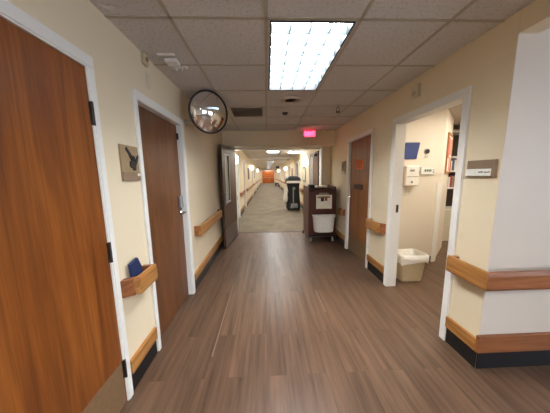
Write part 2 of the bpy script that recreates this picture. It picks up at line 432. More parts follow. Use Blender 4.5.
# ------------------------------------------------------------------ doors
ND = [0]
def door(side, d, label, mat, recess=.05, hinges=None, lever=None, kick=None, detail=True, tw=TW, twf=None, leaf=True, trim_out=.018, twn=None):
    """side +1: left wall (faces +x), -1: right wall. hinges/lever: 'near' or 'far'."""
    ND[0] += 1
    w = L if side > 0 else RW; s = side; y0, y1, zt = d
    X = lambda a: w+s*a
    t = thing('door_%d' % ND[0], (w, (y0+y1)/2, 0), label, 'door', kind='structure')
    f = MB(); twf = tw if twf is None else twf; twn = tw if twn is None else twn
    def bx(a0, a1, yy0, yy1, za, zb): f.box((min(X(a0), X(a1)), yy0, za), (max(X(a0), X(a1)), yy1, zb))
    bx(0, trim_out, y0-twn, y0+.006, 0, zt-.006); bx(0, trim_out, y1-.006, y1+twf, 0, zt-.006); bx(0, trim_out, y0-twn, y1+twf, zt-.006, zt+tw)
    # jamb lining and stop
    bx(-T, trim_out*.7, y0, y0+.014, 0, zt); bx(-T, trim_out*.7, y1-.014, y1, 0, zt); bx(-T, trim_out*.7, y0+.014, y1-.014, zt-.014, zt)
    if leaf:
        a = -recess-.046
    else: a = -.075
    if leaf: bx(a-.03, a-.001, y0, y0+.03, 0, zt); bx(a-.03, a-.001, y1-.03, y1, 0, zt); bx(a-.03, a-.001, y0+.03, y1-.03, zt-.03, zt)
    f.build('door_frame', 'trim', t, bev=.003)
    if not leaf: return t
    xa, xb = sorted((X(-recess), X(-recess-.045)))
    p = MB().box((xa, y0+.016, .008), (xb, y1-.016, zt-.016)).build('door_panel', mat, t, bev=.002)
    if kick:
        k = sorted((X(-recess), X(-recess+.002)))
        MB().box((k[0], y0+.03, .012), (k[1], y1-.03, kick[0])).build('kick_plate', kick[1], t)
    if hinges:
        hy = y1-.012 if hinges == 'far' else y0+.012
        for z in (.25, 1.065, 1.885):
            h = MB()
            h.cyl((X(-recess+.008), hy, z-.065), (X(-recess+.008), hy, z+.065), .009, n=10)
            l = sorted((X(-recess), X(-recess+.003)))
            h.box((l[0], hy-.014, z-.062), (l[1], hy+.016, z+.062))
            tag(h.build('hinge', 'darksteel', t))
    if lever:
        hy = y1-.075 if lever == 'far' else y0+.075; sg = -1 if lever == 'far' else 1
        z = 1.1
        g = MB(); g.cyl((X(-recess), hy, z), (X(-recess+.012), hy, z), .032, n=20)
        g.cyl((X(-recess), hy, z), (X(-recess+.06), hy, z), .011, n=12)
        g.tube([(X(-recess+.058), hy-sg*.01, z), (X(-recess+.062), hy+sg*.03, z), (X(-recess+.06), hy+sg*.08, z-.002), (X(-recess+.052), hy+sg*.12, z-.004)], .010, 10)
        g.build('lever_handle', 'chrome', t, smooth=False)
    return t

d1 = door(1, D1, 'nearest orange-brown wooden door on the left with bronze kick plate and dark hinges', 'door_l', recess=-.004, hinges='far', kick=(.315, 'kick'), twf=.034)
d2 = door(1, D2, 'dark brown recessed wooden door in the left wall below the round mirror', 'door_d', lever='far', twn=.036)
g = MB().box((L-.048, D2[1]-.115, 1.15), (L-.022, D2[1]-.035, 1.29)); g.build('lock_box', 'grey', d2, bev=.004)
MB().box((L-.05, D2[1]-.032, 1.95), (L-.03, D2[1]-.012, 2.02)).build('latch_plate', 'darksteel', d2)
d3 = door(-1, D3, 'closed brown wooden door on the right with a small orange notice', 'door_r', recess=.03, lever='far', kick=(.33, 'kick'))
# orange notice with lines of print, and a dark room plate below it
xn = RW+.03
n = MB().box((xn-.003, 3.70, 1.60), (xn, 4.01, 1.765)).build('orange_notice', 'orange', d3); n['label'] = 'orange paper notice taped to the door'
pr = MB()
for z, a, b in ((1.735, 3.74, 3.97), (1.70, 3.73, 3.98), (1.668, 3.78, 3.95), (1.636, 3.74, 3.97)): pr.box((xn-.0042, a, z-.006), (xn-.003, b, z+.006))
pr.build('printed_lines', 'orange_ink', n)
MB().box((xn-.012, 3.70, 1.245), (xn, 4.05, 1.335)).build('name_plate', 'brown_dark', d3, bev=.002)
d4 = door(-1, D4, 'white trimmed open doorway on the right looking into a small office', 'door_r', leaf=False)
MB().box((RW+.055, D4[1]-.017, 1.02), (RW+.085, D4[1]-.0135, 1.12)).build('strike_plate', 'darksteel', d4)

far_l = ['pale grey-green door in the left wall just past the double doors', 'reddish brown door on the left side of the carpeted corridor',
         'second brown door along the left of the carpeted corridor', 'third brown door along the left of the carpeted corridor',
         'fourth brown door along the left of the carpeted corridor', 'last brown door on the left before the corridor end']
M['door_pale'] = plain('pale_green_grey_paint', srgb(178, 184, 172), .5)
for d, lb in zip(FL, far_l): door(1, d, lb, 'door_pale' if d is FL[0] else 'door_r', detail=False, tw=.07, lever='near')
far_r = ['dim wooden door on the right past the open fire door leaf', 'first tan door along the right of the carpeted corridor beyond the black machine', 'second tan door along the right of the carpeted corridor',
         'third tan door along the right of the carpeted corridor', 'fourth tan door along the right of the carpeted corridor', 'last tan door on the right before the corridor end']
for d, lb in zip(FR, far_r): door(-1, d, lb, 'door_f' if d is FR[0] else 'door_r', detail=False, tw=.07, lever='near')

# double doors closing the far end
ND[0] += 1
t = thing('door_%d' % ND[0], (.33, YEND, 0), 'bright orange-brown double doors closing the far end of the corridor', 'door', kind='structure')
MB().box((-.86, YEND-.03, 0), (-.76, YEND, 2.2)).box((1.42, YEND-.03, 0), (1.52, YEND, 2.2)).box((-.86, YEND-.03, 2.2), (1.52, YEND, 2.3)).build('door_frame', 'trim', t)
for a, b in ((-.755, .325), (.335, 1.415)):
    p = MB().box((a, YEND-.05, .01), (b, YEND-.001, 2.19)).build('door_panel', 'door_o', t)
    c = .2 if a < 0 else .46
    MB().box((c-.1 if a < 0 else c-.02, YEND-.056, 1.35), (c+.02 if a < 0 else c+.1, YEND-.05, 1.9)).build('vision_pane', 'glass', p)
    MB().box((a+.1, YEND-.09, 1.0), (b-.1, YEND-.06, 1.05)).build('push_bar', 'steel', p)

# cross-corridor fire door leaves, held open
def fire_leaf(name, x0, x1, y0, y1, label, face, winy):
    t = thing(name, ((x0+x1)/2, (y0+y1)/2, 0), label, 'door')
    wy0, wy1, wz0, wz1 = winy
    m = MB(); slab(m, y0, y1, .012, 2.13, [(wy0, wy1, wz0, wz1)], lambda u, v, s: (x0 if s else x1, u, v))
    m.build('door_panel', 'door_f', t)
    f = MB()
    for a in (x0-.006, x1-.004):
        f.box((a, wy0-.035, wz0-.035), (a+.01, wy0, wz1+.035)).box((a, wy1, wz0-.035), (a+.01, wy1+.035, wz1+.035))
        f.box((a, wy0, wz0-.035), (a+.01, wy1, wz0)).box((a, wy0, wz1), (a+.01, wy1, wz1+.035))
    f.build('window_frame', 'lgrey', t)
    MB().box(((x0+x1)/2-.006, wy0, wz0), ((x0+x1)/2+.006, wy1, wz1)).build('window_pane', 'pane_glare', t)
    fx = x1 if face > 0 else x0
    k = sorted((fx, fx+face*.003)); MB().box((k[0], y0+.02, .02), (k[1], y1-.02, .42)).build('kick_plate', 'kick2', t)
    return t
fl = fire_leaf('fire_door', -.885, -.84, 4.44, 5.585, 'brown fire door leaf held open against the left wall with narrow window', 1, (4.66, 4.94, .98, 1.94))
fl.rotation_euler.z = math.radians(-5); fl.location.x = -.838
MB().box((-.84, 4.50, .93), (-.80, 4.535, 1.18)).build('pull_handle', 'steel', fl, bev=.006)
fr = fire_leaf('fire_door', 1.352, 1.397, 5.78, 6.9, 'brown fire door leaf swung open beyond the header on the right', -1, (6.5, 6.72, .98, 1.98))
MB().box((1.28, 5.9, 2.0), (1.352, 6.2, 2.07)).build('door_closer', 'darksteel', fr, bev=.006)

# ------------------------------------------------------------------ handrails
def handrail(side, y0, y1, label, z0=.715, z1=.845, group=None, ret0=True, ret1=True, far=False, xf=.09, ang=0):
    w = L if side > 0 else RW; s = side
    t = thing('handrail', (w, (y0+y1)/2, z0), label, 'handrail', group)
    xx = lambda a: w+s*a
    r = MB(); a = sorted((xx(xf-.032), xx(xf)))
    # moulded section: crowned front
    pr = [(xf-.032, z0+.008), (xf-.006, z0), (xf, z0+.02), (xf, z1-.03), (xf-.008, z1), (xf-.034, z1-.004), (xf-.040, z1-.03)]
    r.loft([[(xx(u), y0+ang*u/xf, z) for u, z in pr], [(xx(u), y1, z) for u, z in pr]]); r.build('rail', 'oak_y', t, bev=.004 if not far else 0)
    for on, y, e in ((ret0, y0, 1), (ret1, y1, -1)):
        if on:
            b = MB(); ya, yb = sorted((y, y+e*.032)); c = sorted((xx(0), xx(xf-.036)))
            if e > 0 and ang: b.prism([(xx(0), y0, z0+.004), (xx(xf-.037), y0+ang*(xf-.037)/xf, z0+.004), (xx(xf-.037), y0+ang*(xf-.037)/xf+.045, z0+.004), (xx(0), y0+.045, z0+.004)], (0, 0, z1-z0-.010))
            else: b.box((c[0], ya, z0+.004), (c[1], yb, z1-.006))
            b.build('end_return', 'oak_x', t, bev=.003 if not far else 0)
    if not far:
        n = max(1, round((y1-y0)/1.0))
        for k in range(n):
            y = y0+(y1-y0)*(k+.5)/n; b = MB(); c = sorted((xx(0), xx(xf-.036)))
            b.box((c[0], y-.025, z0+.02), (c[1], y+.025, z0+.05)); b.box((min(xx(0), xx(.006)), y-.03, z0-.01), (max(xx(0), xx(.006)), y+.03, z0+.07)); b.build('bracket', 'darksteel', t)
    return t
handrail(1, 1.412, 1.70, 'short oak handrail on the left wall between the two nearest doors', .712, .844, ang=.06, xf=.105)
handrail(1, 2.93, 4.40, 'oak handrail on the left running behind the open fire door leaf', .715, .86)
handrail(-1, 2.852, 3.27, 'short oak handrail on the right between the open doorway and brown door', .70, .845, ang=.1)
handrail(-1, 4.40, 4.62, 'short oak handrail end on the right beside the brown cart', .66, .80)
# rail that wraps the outside corner
t = thing('handrail', (RW, YC, .70), 'oak handrail wrapping the outside corner at the right below the name sign', 'handrail')
z0, z1 = .69, .83; xf = .085
pr = [(-.040, z0+.008), (-.006, z0), (0, z0+.02), (0, z1-.03), (-.008, z1), (-.034, z1-.004), (-.040, z1-.03)]
m = MB(); rings = []
for k in range(2):
    y = 1.735 if k == 0 else YC-xf
    rings.append([(RW-xf-u, (y if k == 0 else YC-xf-u*1.0), z) for u, z in pr])
m.loft(rings); m.build('rail', 'oak_y', t, bev=.004)
m = MB(); m.loft([[(RW-xf-u, YC-xf-u, z) for u, z in pr], [(4.9, YC-xf-u, z) for u, z in pr]]); m.build('rail', 'oak_x', t, bev=.004)
MB().box((RW-xf+.036, 1.703, z0+.004), (RW, 1.735, z1-.006)).build('end_return', 'oak_x', t, bev=.003)
for x in (2.3, 3.4, 4.5):
    MB().box((x-.025, YC-xf+.036, z0+.02), (x+.025, YC, z0+.05)).build('bracket', 'darksteel', t)

prev = YH1+.1; lb = ['oak handrail on the left wall before the pale door', 'oak handrail between the pale door and the reddish door', 'long oak handrail after the reddish door on the left', 'left oak handrail between the second and third far doors',
     'left oak handrail between the third and fourth far doors', 'left oak handrail between the fourth and last far doors', 'left oak handrail reaching the far end wall']
ends = [d for d in FL]+[(YEND-.1, 0, 0)]
for k, d in enumerate(ends):
    if d[0]-.12-prev > .4: handrail(1, prev+.05, d[0]-.12, lb[k], .75, .89, 'handrails along the carpeted corridor', far=True)
    prev = d[1]+.07
prev = YH1+.1; lb = ['oak handrail behind the open right fire door leaf', 'oak handrail behind the black wheeled machine', 'right oak handrail between the first and second tan doors', 'right oak handrail between the second and third tan doors',
     'right oak handrail between the third and fourth tan doors', 'right oak handrail between the fourth and last tan doors', 'right oak handrail reaching the far end wall']
ends = [d for d in FR]+[(YEND-.1, 0, 0)]
for k, d in enumerate(ends):
    if d[0]-.12-prev > .4: handrail(-1, prev+.05, d[0]-.12, lb[k], .75, .89, 'handrails along the carpeted corridor', far=True)
    prev = d[1]+.07

# blue pouch tucked behind the near left rail
m = MB(); m.prism([(-.970, 1.497, .766), (-.970, 1.603, .766), (-.970, 1.612, .86), (-.970, 1.57, .945), (-.970, 1.48, .925)], (.022, 0, 0))
o = m.build('folded_pouch', 'blue', bev=.004); tag(o, 'navy blue folded pouch tucked behind the short left handrail', 'pouch')
# ------------------------------------------------------------------ wall signs
t = thing('wall_sign', (L, 1.65, 1.5), 'tan plaque with black bird silhouette on the left wall between doors', 'sign')
MB().box((L, 1.552, 1.56), (L+.014, 1.755, 1.747)).build('plate', 'tan', t, bev=.002)
MB().box((L, 1.552, 1.50), (L+.018, 1.755, 1.562)).build('name_strip', 'taupe', t, bev=.002)
MB().box((L+.018, 1.715, 1.532), (L+.020, 1.75, 1.552)).build('paper_tab', 'paper', t)
xb = L+.014
def relief(m, pts): m.prism([(xb, 1.552+u*.203, 1.56+v*.187) for u, v in pts], (.006, 0, 0))
m = MB()
relief(m, [(.24, .84), (.30, .93), (.38, .84), (.46, .76), (.56, .66), (.64, .60), (.62, .50), (.54, .44), (.46, .54), (.40, .66), (.32, .76)])
relief(m, [(.54, .56), (.60, .64), (.68, .64), (.73, .56), (.72, .46), (.66, .40), (.54, .44)])
relief(m, [(.70, .34), (.76, .46), (.86, .60), (.93, .68), (.97, .64), (.93, .52), (.86, .40), (.80, .30), (.74, .24)])
relief(m, [(.44, .42), (.56, .46), (.70, .44), (.76, .34), (.76, .18), (.74, .08), (.62, .06), (.56, .14), (.48, .16), (.40, .26)])
m.build('bird_relief', 'bird', t)
t = thing('wall_sign', (RW, 4.56, 1.5), 'small grey-green plaque on the right wall beside the brown door', 'sign')
MB().box((RW-.014, 4.46, 1.57), (RW, 4.67, 1.78)).build('plate', 'taupe2', t, bev=.002)
MB().box((RW-.018, 4.46, 1.52), (RW, 4.67, 1.572)).build('name_strip', 'lgrey', t, bev=.002)
m = MB(); m.prism([(RW-.014, 4.52+u*.1, 1.60+v*.14) for u, v in [(.1, .9), (.3, 1), (.5, .6), (.9, .8), (1, .5), (.6, .1), (.3, .0), (.35, .4)]], (-.005, 0, 0)); m.build('bird_relief', 'bird', t)
t = thing('wall_sign', (RW, 1.61, 1.485), 'brown and white name sign beside the open office doorway', 'sign')
MB().box((RW-.02, 1.488, 1.487), (RW, 1.706, 1.612)).build('plate', 'taupe', t, bev=.003)
st = MB().box((RW-.026, 1.512, 1.497), (RW-.02, 1.706, 1.548)).build('name_strip', 'white', t, bev=.001)
m = MB(); random.seed(3); y = 1.60
while y > 1.522:                                                     # print too small to read
    wd = random.choice((.005, .006, .007)); m.box((RW-.0268, y-wd, 1.519), (RW-.026, y, random.choice((1.527, 1.527, 1.531)))); y -= wd+.0025
    if 1.565 < y < 1.572: y -= .006
m.build('printed_name', 'ink', st)
# chime box and small devices
t = thing('wall_chime', (RW, 2.40, 2.27), 'beige chime box high on the right wall above the doorway', 'chime')
MB().box((RW-.04, 2.345, 2.31), (RW, 2.455, 2.435)).build('body', 'offwhite', t, bev=.006)
m = MB()
for z in (2.34, 2.355, 2.37): m.box((RW-.0425, 2.375, z-.003), (RW-.04, 2.425, z+.003))
m.build('grille', 'tan', t)
t = thing('wall_plate', (L, 2.03, 2.27), 'slim cream blank plate on the left wall above the dark door', 'plate')
MB().box((L, 2.01, 2.27), (L+.008, 2.06, 2.39)).build('plate', 'offwhite', t, bev=.002)
for z in (2.29, 2.37): MB().cyl((L+.008, 2.035, z), (L+.0095, 2.035, z), .004, n=8).build('screw', 'steel', t)
t = thing('ceiling_sensor', (-.80, 2.10, H), 'white sensor box with bracket arms on the ceiling above the dark left door', 'sensor')
MB().box((-.85, 2.06, H-.03), (-.745, 2.15, H)).build('body', 'white', t, bev=.008)
MB().box((-.875, 1.985, H-.014), (-.735, 2.01, H)).build('bracket', 'white', t, bev=.004)
m = MB().box((-.85, 2.215, H-.014), (-.715, 2.24, H)).box((-.735, 2.19, H-.014), (-.71, 2.24, H)); m.build('bracket', 'white', t, bev=.004)
for x in (-.815, -.765): MB().cyl((x, 2.228, H-.035), (x, 2.228, H-.012), .012, n=10).build('lamp_tip', 'lgrey', t)
t = thing('wall_speaker', (L, 1.98, 2.42), 'small brown corner device where left wall meets ceiling', 'device')
MB().box((L, 1.955, 2.43), (L+.03, 2.03, 2.516)).build('body', 'beige', t, bev=.008)
MB().cyl((L+.03, 1.99, 2.475), (L+.036, 1.99, 2.475), .018, n=14).build('lens', 'taupe', t)

# ------------------------------------------------------------------ convex mirror
mc = V((-.662, 2.76, 2.268)); nrm = V((.60, -.79, -.14)).normalized(); Rm = .232
t = thing('convex_mirror', mc, 'round convex safety mirror with black rim on the left near the ceiling', 'mirror')
q = nrm.to_track_quat('Z', 'Y')
ring = lambda r, h, n=48: [mc+q @ V((r*math.cos(2*math.pi*k/n), r*math.sin(2*math.pi*k/n), h)) for k in range(n)]
dep = .085; Rs = (Rm**2+dep**2)/(2*dep)
rings = []
for k in range(15):
    r = Rm*(1-k/15); rings.append(ring(r, math.sqrt(Rs*Rs-r*r)-(Rs-dep)))
m = MB(); m.loft([ring(Rm, -.004)]+rings); m.build('dome', 'mirror', t, smooth=True)
m = MB(); m.loft([ring(Rm-.004, -.012), ring(Rm+.008, -.012), ring(Rm+.010, .004), ring(Rm+.004, .012), ring(Rm-.006, .010)], False, False)
m.build('rim', 'black', t, smooth=True)
MB().loft([ring(Rm, -.006), ring(Rm*.96, -.02), ring(Rm*.5, -.024)]).build('back_shell', 'black2', t)
bk = mc+q @ V((0, 0, -.024))
m = MB().tube([bk, bk-nrm*.05, (L+.12, 2.86, 2.20), (L+.004, 2.87, 2.18)], .011, 10).cyl((L, 2.87, 2.18), (L+.01, 2.87, 2.18), .045, n=18); m.build('bracket_arm', 'lgrey', t)

# ------------------------------------------------------------------ ceiling fittings
def troffer(y, label, mat, louver=True, group='recessed ceiling lights', x0=LX0, x1=LX1, ln=LLEN):
    t = thing('ceiling_light', ((x0+x1)/2, y+ln/2, H), label, 'light', group)
    f = MB(); e = .012
    f.box((x0, y, H-.006), (x0+e, y+ln, H+.10)).box((x1-e, y, H-.006), (x1, y+ln, H+.10)).box((x0+e, y, H-.006), (x1-e, y+e, H+.10)).box((x0+e, y+ln-e, H-.006), (x1-e, y+ln, H+.10)).box((x0, y, H+.10), (x1, y+ln, H+.112))
    f.build('frame', 'fixture', t)
    MB().box((x0+e, y+e, H+.078), (x1-e, y+ln-e, H+.085)).build('diffuser', mat, t)
    if louver:
        s = MB(); nx, ny = 4, 8
        for k in range(1, nx):
            x = x0+(x1-x0)*k/nx; s.box((x-.003, y+e, H+.005), (x+.003, y+ln-e, H+.066))
        for k in range(1, ny):
            yy = y+ln*k/ny; s.prism([(x0+e, yy-.010, H+.066), (x0+e, yy+.010, H+.066), (x0+e, yy+.003, H+.004), (x0+e, yy-.003, H+.004)], (x1-x0-2*e, 0, 0))
        s.build('louver_grid', 'slat', t)
    return t
troffer(near_lights[0], 'large bright louvred light in the near ceiling, top centre', 'tube')
troffer(near_lights[1], 'recessed ceiling light behind the viewer', 'tube', False)
fl_lab = ['recessed ceiling light just beyond the door header', 'first visible bright panel past the header in the far ceiling', 'second visible bright panel in the far ceiling', 'third visible bright panel in the far ceiling',
          'fourth visible bright panel in the far ceiling', 'fifth visible bright panel in the far ceiling', 'sixth visible bright panel in the far ceiling', 'seventh visible bright panel in the far ceiling', 'eighth visible bright panel in the far ceiling', 'last bright panel before the orange end doors']
for y, lb in zip(far_lights, fl_lab): troffer(y, lb, 'tube_far', False)
# surface strip light crossing towards the right wall
t = thing('strip_light', (1.3, 9.9, H), 'bright surface strip light on the far ceiling at the right', 'light')
MB().box((.98, 9.75, H-.02), (1.55, 10.05, H)).build('housing', 'white', t)
MB().box((1.0, 9.77, H-.05), (1.53, 10.03, H-.02)).build('diffuser', 'tube_far', t)
# white beam across the far ceiling
struct(MB().box((L, 13.02, H-.07), (RW, 13.2, H)), 'trim_11', 'trim')

t = thing('ceiling_vent', (-.26, 3.70, H), 'square grey air vent in the ceiling left of centre', 'vent')
MB().box((-.56, 3.40, H-.012), (.0, 3.44, H)).box((-.56, 3.96, H-.012), (.0, 4.0, H)).box((-.56, 3.44, H-.012), (-.52, 3.96, H)).box((-.04, 3.44, H-.012), (.0, 3.96, H)).build('frame', 'vent', t)
MB().box((-.52, 3.44, H-.003), (-.04, 3.96, H)).build('backing', 'ventdark', t)
for k in range(9):
    y = 3.47+k*.057; MB().prism([(-.52, y, H-.012), (-.52, y+.006, H-.012), (-.52, y+.034, H-.003), (-.52, y+.028, H-.003)], (.48, 0, 0)).build('slat', 'vent', t)
t = thing('ceiling_speaker', (.345, 3.10, H), 'round perforated speaker disc in the ceiling beyond the light', 'speaker')
m = MB(); m.cyl((.345, 3.12, H-.008), (.345, 3.12, H), .125, .135, n=36); m.build('rim', 'vent', t)
m = MB()
for r in (.1, .075, .05): m.cyl((.345, 3.12, H-.010), (.345, 3.12, H-.008), r, r, n=32)
m.build('grille', 'vent', t)
t = thing('smoke_detector', (.32, 3.71, H), 'small dark smoke detector on the ceiling near the header', 'detector')
MB().cyl((.32, 3.71, H-.012), (.32, 3.71, H), .055, .06, n=24).build('base', 'vent', t)
MB().cyl((.32, 3.71, H-.045), (.32, 3.71, H-.012), .032, .048, n=24).build('cover', 'darksteel', t)
t = thing('sprinkler_head', (1.07, 3.36, H), 'hanging metal sprinkler head on the ceiling right of the light', 'sprinkler')
MB().cyl((1.07, 3.36, H-.008), (1.07, 3.36, H), .036, .042, n=20).build('escutcheon', 'lgrey', t)
MB().cyl((1.07, 3.36, H-.05), (1.07, 3.36, H-.008), .013, .016, n=12).build('body', 'steel', t)
MB().tube([(1.05, 3.36, H-.045), (1.046, 3.36, H-.075), (1.07, 3.36, H-.10)], .005, 6).tube([(1.09, 3.36, H-.045), (1.094, 3.36, H-.075), (1.07, 3.36, H-.10)], .005, 6).build('yoke_arms', 'darksteel', t)
MB().cyl((1.07, 3.36, H-.106), (1.07, 3.36, H-.10), .03, n=16).build('deflector', 'darksteel', t)
# exit sign
t = thing('exit_sign', (1.0, YH0, 2.36), 'glowing red exit sign on the header above the corridor doors', 'sign')
MB().box((.862, YH0-.055, 2.362), (1.138, YH0, 2.512)).build('housing', 'grey', t, bev=.003)
MB().box((.872, YH0-.057, 2.372), (1.128, YH0-.055, 2.502)).build('red_face', 'exit', t)
m = MB(); lh, lz, yl = .075, 2.40, YH0-.0585
def bar(x0, z0, x1, z1, w=.010):
    d = V((x1-x0, 0, z1-z0)).normalized(); n = V((-d.z, 0, d.x))*w/2; a, b = V((x0, yl, z0)), V((x1, yl, z1))
    m.prism([a-n, a+n, b+n, b-n], (0, .0015, 0))
x = .90; w = .042
bar(x, lz, x, lz+lh)
for z in (lz+.005, lz+lh/2, lz+lh-.005): bar(x, z, x+w, z)
x = .958; bar(x, lz, x+w, lz+lh); bar(x, lz+lh, x+w, lz)
x = 1.026; bar(x, lz, x, lz+lh)
x = 1.052; bar(x, lz+lh-.005, x+w, lz+lh-.005); bar(x+w/2, lz, x+w/2, lz+lh)
m.build('exit_letters', 'exit_letter', t)

# wall sconces in the carpeted corridor
def sconce(side, y, z, label):
    w = L if side > 0 else RW; s = side
    t = thing('wall_sconce', (w, y, z), label, 'lamp', 'wall lamps of the carpeted corridor')
    MB().box((min(w, w+s*.03), y-.05, z-.10), (max(w, w+s*.03), y+.05, z+.05)).build('back_plate', 'white', t, bev=.006)
    MB().tube([(w+s*.03, y, z-.06), (w+s*.09, y, z-.11), (w+s*.10, y, z-.08)], .010, 8).build('arm', 'steel', t)
    m = MB(); rr = []
    for k, (r, h) in enumerate([(.025, -.11), (.05, -.06), (.062, .01), (.056, .08), (.03, .12)]):
        rr.append([(w+s*.11+r*math.cos(2*math.pi*i/20), y+r*math.sin(2*math.pi*i/20), z+h) for i in range(20)])
    m.loft(rr); m.build('glass_shade', 'bulb', t, smooth=True)
    return t
sL = sconce(1, 6.62, 1.98, 'bright glass wall lamp on the left seen past the fire door edge')
sR = sconce(-1, 8.98, 1.98, 'bright glass wall lamp on the right above the framed picture')
copy_thing(sL, (L, 14.3, 1.98), 'second glass wall lamp farther along the left wall')
copy_thing(sL, (L, 23.0, 1.98), 'third glass wall lamp far along the left wall')
copy_thing(sR, (RW, 17.5, 1.98), 'second glass wall lamp farther along the right wall')
copy_thing(sR, (RW, 27.5, 1.98), 'third glass wall lamp far along the right wall')

def picture(side, y0, y1, z0, z1, label, art):
    w = L if side > 0 else RW; s = side
    t = thing('framed_picture', (w, (y0+y1)/2, z0), label, 'picture')
    X = lambda a, b: (min(w+s*a, w+s*b), max(w+s*a, w+s*b))
    f = MB(); a, b = X(0, .025); e = .045
    f.box((a, y0, z0), (b, y0+e, z1)).box((a, y1-e, z0), (b, y1, z1)).box((a, y0+e, z0), (b, y1-e, z0+e)).box((a, y0+e, z1-e), (b, y1-e, z1)); f.build('frame', 'brown_dark', t)
    a, b = X(0, .012); MB().box((a, y0+e, z0+e), (b, y1-e, z1-e)).build('print', art, t)
picture(-1, 9.05, 9.60, 1.22, 1.82, 'dark framed picture on the right wall under the glass lamp', 'paper')
picture(1, 11.9, 12.6, 1.3, 1.9, 'dark framed picture on the left wall past the reddish door', 'taupe2')
picture(-1, 13.4, 14.0, 1.3, 1.9, 'dark framed picture farther down the right wall', 'taupe2')
picture(1, 18.0, 18.7, 1.3, 1.9, 'framed picture far down the left wall between doors', 'paper')
t = thing('hanging_sign', (1.2, 27, 2.1), 'small dark sign hanging from the far corridor ceiling', 'sign')
MB().box((.95, 22, 2.13), (1.3, 22.03, 2.36)).build('panel', 'black2', t)
for x in (1.0, 1.25): MB().cyl((x, 22.015, 2.36), (x, 22.015, H), .006, n=6).build('hanger', 'steel', t)
t = thing('bench', (1.3, 30.5, 0), 'low dark bench against the right wall far down the corridor', 'bench')
MB().box((1.15, 28.2, .38), (1.58, 29.7, .46)).build('seat', 'brown_dark', t)
for y in (28.3, 29.55):
    for x in (1.18, 1.5): MB().box((x, y, 0), (x+.05, y+.05, .38)).build('leg', 'brown_dark', t)

# ------------------------------------------------------------------ housekeeping cart
CX0, CX1, CY0, CY1 = .925, 1.525, 4.76, 5.44
t = thing('housekeeping_cart', ((CX0+CX1)/2, (CY0+CY1)/2, 0), 'maroon-brown housekeeping cart on casters parked in the corridor opening', 'cart')
cart = t
zb, zt = .16, 1.20
m = MB()
m.prism([(CX0+.02, CY0+.02, zb), (CX1-.02, CY0+.02, zb), (CX1-.005, CY0+.02, zt), (CX0+.005, CY0+.02, zt)], (0, CY1-CY0-.04, 0))
m.build('body', 'brown_cart', t, bev=.02)
for a, b in ((CX0-.01, CX0+.02), (CX1-.02, CX1+.01)):                                     # rounded side panels that rise above the tray
    y0, y1 = CY0, CY1
    pts = [(a, y0, zb-.02), (a, y1, zb-.02), (a, y1, zt+.03), (a, y1-.05, zt+.06), (a, y0+.08, zt+.05), (a, y0+.02, zt+.02), (a, y0, zt-.04)]
    MB().prism(pts, (b-a, 0, 0)).build('side_panel', 'brown_cart', t, bev=.008)
MB().box((CX0, CY0-.005, zb-.03), (CX1, CY1, zb+.02)).build('deck', 'brown_dark', t, bev=.01)
m = MB(); ar = []
for k in range(13):
    u = k/12; ar.append((CX0+.03+(CX1-CX0-.06)*u, CY0+.0, zt-.04+.055*math.sin(math.pi*u)))
m.tube(ar, .018, 8); m.build('push_handle', 'brown_dark', t, smooth=True)
MB().box((CX0+.02, CY0+.15, zt), (CX1-.02, CY1-.05, zt+.012)).build('top_tray', 'brown_dark', t)
cr = MB().box((CX0+.03, CY0+.012, .28), (CX1-.03, CY0+.022, 1.08)).build('front_door', 'brown_cart', t, bev=.006)
lp = MB().box((1.085, CY0+.0, .765), (1.435, CY0+.011, 1.07)).build('instruction_card', 'paper', t, bev=.003); lp['label'] = 'white card with a small dark picture'
MB().prism([(1.12, CY0+.002, 1.07), (1.38, CY0+.002, 1.07), (1.34, CY0+.002, 1.12), (1.16, CY0+.002, 1.12)], (0, .008, 0)).build('card_clip', 'taupe2', lp)
MB().box((1.185, CY0-.0015, .93), (1.26, CY0, 1.02)).build('picture_block', 'ink', lp)
MB().box((1.275, CY0-.0015, .94), (1.33, CY0, 1.03)).build('picture_block', 'book1', lp)
MB().box((1.11, CY0-.001, 1.00), (1.39, CY0, 1.045)).build('heading_band', 'tan', lp)
def caster(x, y, nm='caster'):
    c = MB().box((x-.03, y-.03, .115), (x+.03, y+.03, .13)).box((x-.026, y-.012, .05), (x-.021, y+.03, .12)).box((x+.021, y-.012, .05), (x+.026, y+.03, .12)).build(nm, 'chrome', t)
    MB().cyl((x-.018, y+.0, .056), (x+.018, y+.0, .056), .056, n=20).build('wheel', 'grey', c)
for x in (CX0+.05, CX1-.05):
    for y in (CY0+.06, CY1-.08): caster(x, y)
for a in (CX0-.045,): MB().box((a, CY1-.12, .06), (a+.03, CY1-.02, .14)).build('corner_bumper', 'black', t, bev=.01)
for a in (CX1+.012,): MB().box((a, CY0+.02, .12), (a+.03, CY0+.12, .2)).build('corner_bumper', 'black', t, bev=.01)
# bucket hung on the cart front
bx = 1.245; t = thing('waste_bucket', (bx, CY0-.1, .28), 'grey-white half-round bucket hanging on the front of the brown cart', 'bucket')
def half(r, d, z, y0=CY0-.002, n=18, flat=.8):
    pts = [(bx-r, y0, z)]
    for k in range(n+1):
        a = math.pi+math.pi*k/n; pts.append((bx+r*math.copysign(abs(math.cos(a))**.7, math.cos(a)), y0-.02-d*abs(math.sin(a))**.7, z))
    pts.append((bx+r, y0, z)); return pts
m = MB(); m.loft([half(.205, .15, .27), half(.21, .155, .285), half(.238, .185, .62)], True, False)
m.loft([half(.195, .14, .29, CY0-.012), half(.228, .172, .62, CY0-.012)], True, False); m.build('tub', 'white', t)
m = MB(); m.loft([half(.228, .172, .615, CY0-.012), half(.250, .195, .605), half(.252, .197, .640), half(.228, .172, .642, CY0-.012)], False, False); m.build('rim', 'white', t)
